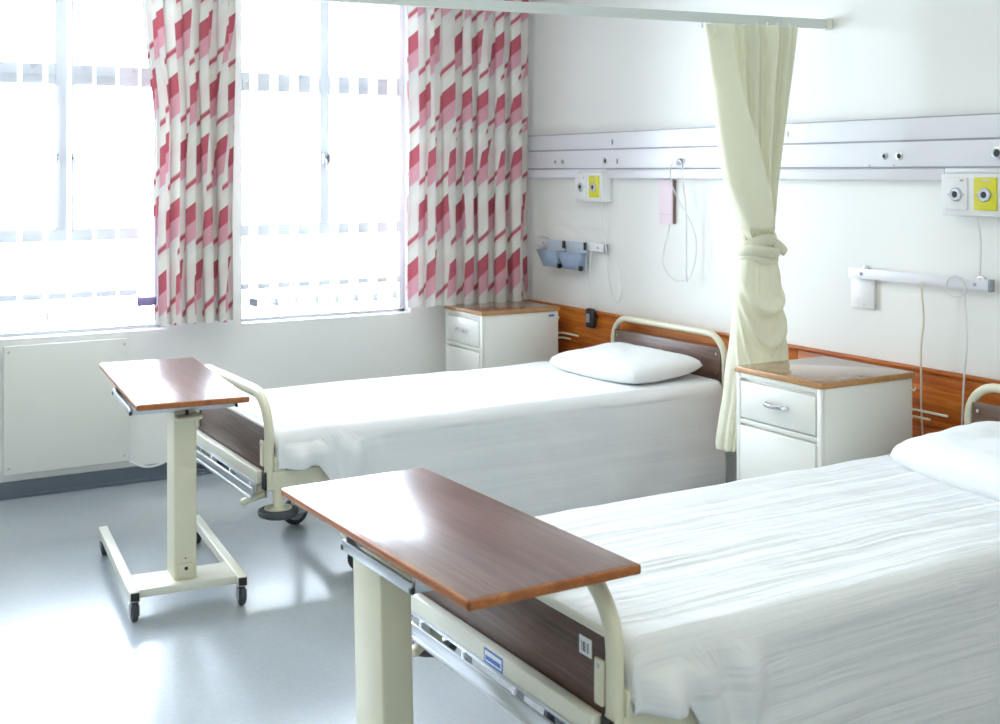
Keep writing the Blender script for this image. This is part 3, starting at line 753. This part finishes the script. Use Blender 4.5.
def bedspread(label, loc, mat, seed, ztop, hem_near, tuck_x, amp):
    """cotton spread over the mattress: tucked in at the foot corner, hanging down the near side"""
    HWS, RAD = 0.494, 0.055
    L0, L1 = -0.04, -2.292                      # head and foot edge
    def edge(s, lim, r):
        # s along the cloth, returns (outward position, drop)
        q = r * PI / 2
        if s <= lim - r: return s, 0.0
        a = (s - (lim - r)) / r
        if a <= PI / 2: return lim - r + r * math.sin(a), r * (1 - math.cos(a))
        return lim, r + (s - (lim - r) - q)
    NA, NB = 190, 150
    flat = HWS - RAD + RAD * PI / 2            # arc length to the start of the vertical drop
    rows, uvs = [], []
    lfoot = -L1
    amax = lfoot - RAD + RAD * PI / 2 + 0.055
    for i in range(NA + 1):
        a = 0.04 + (amax - 0.04) * i / NA
        xa, dropa = edge(a, lfoot, RAD)
        # depth of hanging cloth on the near side
        tck = smooth(tuck_x - 0.10, tuck_x + 0.12, a)          # 1 in the tucked corner
        wav = 0.010 * math.sin(a * 9 + seed) + 0.014 * noise.noise(Vector((a * 3, seed, 0)))
        hn = lerp(ztop - hem_near + wav, ztop - 0.497, tck) - RAD
        hf = 0.12 - RAD
        row, uv = [], []
        for j in range(NB + 1):
            bb = lerp(-(flat + hf), flat + hn, j / NB)
            yb, dropb = edge(abs(bb), HWS, RAD)
            yb = math.copysign(yb, bb)                             # +: near side (world -y)
            d = max(dropa, dropb) if min(dropa, dropb) <= 0 else (dropa ** 3 + dropb ** 3) ** (1 / 3)
            x, y, z = -xa, -yb, ztop - d
            n1 = noise.noise(Vector((a * 2.2, bb * 3.0, seed)))
            n2 = noise.noise(Vector((a * 1.2, bb * 13.0, seed + 3)))
            n3 = noise.noise(Vector((a * 7.0, bb * 7.0, seed + 9)))
            wr = amp * (0.9 * n1 + 0.55 * n2 + 0.5 * n3)
            if d < RAD * 0.9: z += wr
            else:
                out = smooth(0.05, 0.45, d)
                k = wr * 1.3 + 0.012 * out * math.sin(a * 8 + 2 * n1) + 0.010 * out
                k *= 1 - smooth(0.0, 0.04, dropa)
                if bb > 0 and dropb > 0: y -= k
                elif dropb > 0: y += k
                # gathers where the corner is tucked
                if bb > 0 and dropb > 0:
                    gth = (1 - smooth(0.0, 0.06, dropa)) * smooth(tuck_x - 0.22, tuck_x + 0.05, a) * smooth(0.02, 0.10, d)
                    y -= gth * (0.020 * math.sin(a * 52 + bb * 9) + 0.016 * math.sin(a * 27 + 1 - bb * 4)) + 0.030 * gth
                # slight mitre: the corner cloth is pulled towards the foot
            if z < 0.495 and a > tuck_x + 0.10: z = 0.495
            row.append(Vector((x, y, z))); uv.append((a, bb))
        rows.append(row); uvs.append(uv)
    o = MB().grid(rows, uvs).build('bedspread', mat, angle=180)
    md = o.modifiers.new('thickness', 'SOLIDIFY'); md.thickness = 0.004; md.offset = 1
    o.location = (loc[0], loc[1], 0)
    return tag(o, label, 'bedspread', 'white bedspreads')
bedspread('smooth white bedspread on the bed nearer the windows', B1, 'sheet', 3, 0.632, 0.115, 2.03, 0.006)
bedspread('finely ribbed white bedspread on the bed closest to the viewer', B2, 'sheet2', 8, 0.630, 0.12, 2.06, 0.008)

def pillow(label, loc, lx, ly, h, rz, tilt, seed):
    N, M = 40, 40
    rows, uvs = [[], []], None
    m = MB()
    top, bot, uv = [], [], []
    for i in range(N + 1):
        rt, rb, ru = [], [], []
        for j in range(M + 1):
            u, v = i / N * 2 - 1, j / M * 2 - 1
            # pinched sides, pulled-out corners
            x = u * lx / 2 * (1 - 0.045 * v * v)
            y = v * ly / 2 * (1 - 0.035 * u * u)
            e = max(0.0, (1 - abs(u) ** 3.6)) * max(0.0, (1 - abs(v) ** 5.0))
            th = e ** 0.36 * (1 - 0.18 * v * v)
            wr = 0.012 * noise.noise(Vector((x * 8, y * 6, seed))) + 0.005 * noise.noise(Vector((x * 22, y * 22, seed)))
            lift = 0.012 * (abs(u * v)) ** 2
            rt.append(Vector((x, y, h * 0.66 * th + wr * th + lift)))
            rb.append(Vector((x, y, -h * 0.34 * th + lift)))
            ru.append((x, y))
        top.append(rt); bot.append(rb); uv.append(ru)
    m.grid(top, uv); m.grid(bot, uv)
    bmesh.ops.remove_doubles(m.bm, verts=m.bm.verts[:], dist=1e-4)
    o = m.build('pillow', 'pillow', angle=180)
    o.location = loc; o.rotation_euler = (0, tilt, rz)
    return tag(o, label, 'pillow', 'white pillows')
pillow('plump white pillow on the bed nearer the windows', (-0.42, -1.60, 0.676), 0.47, 0.70, 0.118, R(4), R(-4), 1)
pillow('white pillow at the head of the bed closest to the viewer', (-0.56, -3.99, 0.678), 0.50, 0.80, 0.155, R(-6), R(-5), 2)

# ------------------------------------------------------------------ overbed tables
def overbed_table(label, loc, rz, L, W, ztop, oy, ox, lean, ca, cb):
    t = thing('overbed_table', label, 'table', loc, rz, 'overbed tables on casters')
    th = 0.022
    # top: veneer board with edge banding
    tp = box('table_top', 'tabletop', (ox - W / 2 + 0.006, ox + W / 2 - 0.006, oy - L / 2 + 0.006, oy + L / 2 - 0.006, ztop - th, ztop), t, bev=0.002)
    e = MB()
    def rr(x0, x1, y0, y1): e.box(x0, x1, y0, y1, ztop - th - 0.001, ztop - 0.001, bev=0.006, seg=3)
    rr(ox - W / 2, ox - W / 2 + 0.012, oy - L / 2, oy + L / 2); rr(ox + W / 2 - 0.012, ox + W / 2, oy - L / 2, oy + L / 2)
    rr(ox - W / 2, ox + W / 2, oy - L / 2, oy - L / 2 + 0.012); rr(ox - W / 2, ox + W / 2, oy + L / 2 - 0.012, oy + L / 2)
    e.build('edge_band', 'edging', tp)
    # steel carriage under the top
    zb, zt = ztop - 0.072, ztop - th - 0.001
    ya, yb, xh = oy + ca, oy + cb, 0.197
    for s in (-1, 1):
        c = MB().box(ox + s * xh - 0.003, ox + s * xh + 0.003, ya, yb, zb, zb + 0.026, bev=0.001)
        c.box(ox + s * (xh - 0.018) - 0.018, ox + s * (xh - 0.018) + 0.018, ya, yb, zb, zb + 0.004, bev=0.001)
        c.build('slide_channel', 'steel', t)
        box('channel_cap', 'black', (ox + s * xh - 0.006, ox + s * xh + 0.004, ya - 0.006, ya + 0.010, zb, zb + 0.014), t, bev=0.003)
        box('channel_cap', 'black', (ox + s * xh - 0.006, ox + s * xh + 0.004, yb - 0.010, yb + 0.006, zb, zb + 0.014), t, bev=0.003)
    box('carriage', 'steel', (ox - xh + 0.008, ox + xh - 0.008, ya, ya + 0.006, zb, zt), t, bev=0.001)
    box('carriage', 'steel', (ox - xh + 0.008, ox + xh - 0.008, yb - 0.006, yb, zb, zt), t, bev=0.001)
    box('mechanism_box', 'cream', (ox - xh + 0.034, ox + xh - 0.034, ya + 0.008, yb - 0.008, zb + 0.010, zt - 0.001), t, bev=0.004)
    for x in (-0.09, 0.13): box('spacer', 'black', (ox + x - 0.014, ox + x + 0.014, ya - 0.004, ya + 0.02, zb + 0.018, zt), t, bev=0.003)
    # column
    hx, hy = 0.042, 0.080
    m = MB().box(-hx, hx, -hy, hy, 0.075, zb, bev=0.006, seg=3)
    for v in m.bm.verts: v.co.x += lean * (v.co.z - 0.4)
    m.build('column', 'cream', t)
    f = MB().box(-0.028, 0.026, -hy - 0.012, -hy, 0.112, 0.168, bev=0.003).build('column_foot', 'cream', t)
    MB().lathe([(0.007, 0), (0.007, -0.003), (0, -0.003)], (0.0, -hy - 0.012, 0.150), 'Y', 10).build('bolt', 'black', f)
    MB().lathe([(0.003, 0), (0.003, -0.002), (0, -0.002)], (0.0, -hy, 0.185), 'Y', 8).build('rivet', 'black', t)
    # release lever under the top
    lv = MB().box(-0.048, 0.052, -hy - 0.075, -hy - 0.008, zb - 0.030, zb - 0.012, bev=0.008, seg=3)
    for v in lv.bm.verts: v.co.z += 0.05 * (v.co.x)
    lv.build('release_lever', 'cream', t)
    MB().tube([(0.0, -hy - 0.03, zb - 0.02), (0.0, -hy - 0.03, zb + 0.004)], 0.006, 8).build('lever_pin', 'black', t)
    # base
    box('base_plate', 'creamlight', (-0.19, 0.19, -0.125, 0.065, 0.074, 0.104), t, bev=0.004)
    for s in (-1, 1):
        box('base_arm', 'creamlight', (s * 0.198 - 0.019, s * 0.198 + 0.019, -0.165, 0.745, 0.074, 0.112), t, bev=0.004)
        box('arm_cap', 'black', (s * 0.198 - 0.0155, s * 0.198 + 0.0155, -0.1675, -0.164, 0.078, 0.108), t, bev=0.001)
        for y in (-0.130, 0.710):
            x = s * 0.198
            MB().lathe([(0.010, 0.076), (0.010, 0.066), (0.020, 0.064), (0.018, 0.056)], (x, y, 0), 'Z', 12).build('caster_stem', 'steel', t)
            MB().box(x - 0.017, x - 0.013, y - 0.034, y + 0.014, 0.022, 0.062, bev=0.002).box(x + 0.013, x + 0.017, y - 0.034, y + 0.014, 0.022, 0.062, bev=0.002).box(x - 0.017, x + 0.017, y - 0.030, y + 0.014, 0.056, 0.064, bev=0.002).build('caster_fork', 'greyplastic', t)
            MB().lathe([(0.014, -0.012), (0.032, -0.011), (0.036, -0.006), (0.036, 0.006), (0.032, 0.011), (0.014, 0.012)], (x, y - 0.016, 0.036), 'X', 22).build('caster_wheel', 'rubber', t)
    return t
overbed_table('brown topped overbed table on a cream column at the foot of the far bed', (-2.728, -1.868, 0), R(-5.2), 1.045, 0.405, 0.820, 0.228, -0.009, 0.0, -0.335, 0.125)
overbed_table('large brown topped overbed table standing at the foot of the near bed', (-2.757, -3.760, 0), R(181.0), 0.992, 0.428, 0.814, 0.172, -0.070, 0.022, -0.135, 0.225)

# ------------------------------------------------------------------ cubicle curtain and track
t = thing('curtain_track', 'pale ceiling-height curtain track running out from the bed-head wall', 'track', (0, 0, 0))
A, Bq = Vector((-0.001, -2.590, 2.312)), Vector((-3.35, -2.09, 2.312))
d = (Bq - A).normalized(); nrm = Vector((-d.y, d.x, 0))
m = MB()
pr = [(-0.014, -0.020), (-0.014, 0.020), (0.014, 0.020), (0.014, -0.020), (0.008, -0.020), (0.008, -0.012), (-0.008, -0.012), (-0.008, -0.020)]
ra = [m.bm.verts.new(A + d * 0.005 + nrm * p + Vector((0, 0, q))) for p, q in pr]; rb_ = [m.bm.verts.new(Bq + nrm * p + Vector((0, 0, q))) for p, q in pr]
for k in range(8): m.bm.faces.new((ra[k], ra[(k + 1) % 8], rb_[(k + 1) % 8], rb_[k]))
m.bm.faces.new(ra[::-1]); m.bm.faces.new(rb_)
m.build('track_profile', 'track', t, smooth=False)
q = MB().box(-0.016, 0.016, -0.022, 0.022, -0.026, 0.026, bev=0.005, rot=Matrix.Rotation(math.atan2(d.y, d.x), 3, 'Z'))
bmesh.ops.translate(q.bm, verts=q.bm.verts[:], vec=A + d * 0.022); q.build('end_bracket', 'creamlight', t)
MB().tube([Bq - d * 0.05 + Vector((0, 0, 0.02)), (Bq - d * 0.05).to_2d().to_3d() + Vector((0, 0, ZC))], 0.010, 10).build('drop_rod', 'whiteplastic', t)

ct = thing('cubicle_curtain', 'cream cotton cubicle curtain tied in a knot between the beds', 'curtain', (-0.455, -2.530, 0))
# rows: height, centre along track, half-width along the view-facing axis, half-depth, pleat amount
tab = [(2.285, 0.030, 0.212, 0.022, 1.0), (2.23, 0.030, 0.204, 0.032, 1.0), (2.00, 0.026, 0.168, 0.050, 1.0), (1.80, 0.022, 0.142, 0.060, 0.95), (1.60, 0.026, 0.110, 0.064, 0.8),
       (1.46, 0.048, 0.078, 0.058, 0.6), (1.36, 0.062, 0.052, 0.048, 0.4), (1.32, 0.060, 0.062, 0.056, 0.3), (1.28, 0.058, 0.078, 0.066, 0.45), (1.20, 0.058, 0.094, 0.078, 0.4), (1.10, 0.056, 0.104, 0.086, 0.3),
       (0.98, 0.054, 0.110, 0.090, 0.35), (0.84, 0.050, 0.126, 0.094, 0.6), (0.66, 0.030, 0.132, 0.090, 0.45), (0.46, 0.012, 0.146, 0.088, 0.5)]
tab = tab[::-1]
def col(k, z): return interp([(r[0], r[k]) for r in tab], z)
cu, su = math.cos(R(-19)), math.sin(R(-19))       # the bundle faces the bed foot a little
rows, uvs = [], []
NZ, NT = 150, 220
for i in range(NZ + 1):
    z = lerp(2.285, 0.455, i / NZ)
    c0, hw, hd, pl = col(1, z), col(2, z), col(3, z), col(4, z)
    row, uv = [], []
    for j in range(NT):
        a = 2 * PI * j / NT                                     # a = -pi/2 is the side facing the room (-y)
        ca, sa = math.cos(a), math.sin(a)
        # flatten into a folded sheet: superellipse
        X_ = math.copysign(abs(ca) ** 0.8, ca); Y_ = math.copysign(abs(sa) ** 0.8, sa)
        front = max(0.0, -sa)
        # smooth flap over the left of the front, fine pleats on the rest
        sx = X_ * hw                                             # along track; -x is towards the bed foot
        flap_edge = lerp(-0.10, 0.045, smooth(2.25, 1.50, z))
        fl = smooth(flap_edge + 0.012, flap_edge - 0.012, sx) * (1 if z > 1.40 else 0) * (1 if sa < 0.15 else 0)
        pleat = (math.sin(X_ * 34 + 1.5 * math.sin(X_ * 9) + 1.0 * noise.noise(Vector((X_ * 3, z * 1.3, 2)))) * 0.026 + math.sin(X_ * 15 + 2) * 0.012) * pl * (1 - fl)
        lowfold = 0.0
        if z < 1.30:
            # hanging swags below the knot
            zz = (1.14 - z) / 0.40
            uu = X_ * 1.0
            for kz, dep, wd in ((0.02, 0.050, 0.055), (0.26, 0.058, 0.06), (0.52, 0.056, 0.07), (0.86, 0.045, 0.10)):
                sag = kz + 0.55 * (1 - (uu - 0.12) ** 2 * 1.3) * (0.35 + kz)
                lowfold += dep * math.exp(-((zz - sag) / wd) ** 2) * front
            lowfold -= 0.010 * front * smooth(1.2, 1.0, z)
            pleat *= lerp(0.12, 1.0, smooth(0.85, 0.55, z))
            pleat += 0.007 * noise.noise(Vector((X_ * 4, z * 7, 5)))
        r_off = pleat + fl * 0.030 * smooth(-0.2, -0.9, X_ * 0 - 0.9) + lowfold
        x = c0 + sx + X_ * r_off * 0.45
        y = Y_ * hd + (Y_ * 0.75 - 0.0) * r_off * (1 if abs(Y_) > 0 else 0) - fl * 0.018
        x += 0.006 * noise.noise(Vector((a, z * 3, 8)))
        row.append(Vector((x * cu - y * su * -1 * -1, x * su + y * cu, z)))
        uv.append((j / NT * 2.0, z))
    rows.append(row); uvs.append(uv)
MB().grid(rows, uvs, closed=True).build('cloth', 'creamcloth', ct, angle=180)
# the knot: two wraps of the same cloth and a stub end
def wrap(zc, rx, ry, tilt, r, nm, ph=0.0):
    p = []
    for k in range(40):
        a = 2 * PI * k / 40
        x = 0.060 + rx * math.cos(a); y = ry * math.sin(a)
        p.append((x * cu - y * su, x * su + y * cu, zc + tilt * math.cos(a) + 0.006 * math.sin(3 * a + ph)))
    MB().tube(p, r, 12, closed=True, flat=(r, r * 0.62)).build(nm, 'creamcloth', ct)
wrap(1.352, 0.062, 0.060, 0.016, 0.026, 'knot_wrap', 0.4)
wrap(1.306, 0.078, 0.072, -0.004, 0.026, 'knot_wrap', 1.6)
wrap(1.272, 0.078, 0.074, -0.010, 0.014, 'knot_wrap', 2.9)
stub = MB().tube([Vector((0.10, -0.075, 1.345)), Vector((0.135, -0.075, 1.322)), Vector((0.165, -0.065, 1.302))], 0.02, 10, flat=(0.022, 0.014))
stub.build('knot_end', 'creamcloth', ct)
hk = MB()
for k in range(9):
    xx = lerp(-0.20, 0.20, k / 8)
    hk.tube([(xx * cu, xx * su, 2.272), (xx * cu, xx * su, 2.302)], 0.005, 6)
hk.build('glider_hooks', 'whiteplastic', ct)
# turned-back corner at the top of the flap
rows = [[Vector((lerp(-0.185, -0.085, j / 8) * cu + 0.010 * math.sin(j), lerp(-0.185, -0.085, j / 8) * su - 0.045 - 0.012 * math.sin(PI * i / 6), lerp(2.285, 2.215, i / 6) - 0.05 * j / 8)) for j in range(9)] for i in range(7)]
MB().grid(rows, [[(p.x, p.z) for p in r_] for r_ in rows]).build('turned_corner', 'creamcloth', ct)
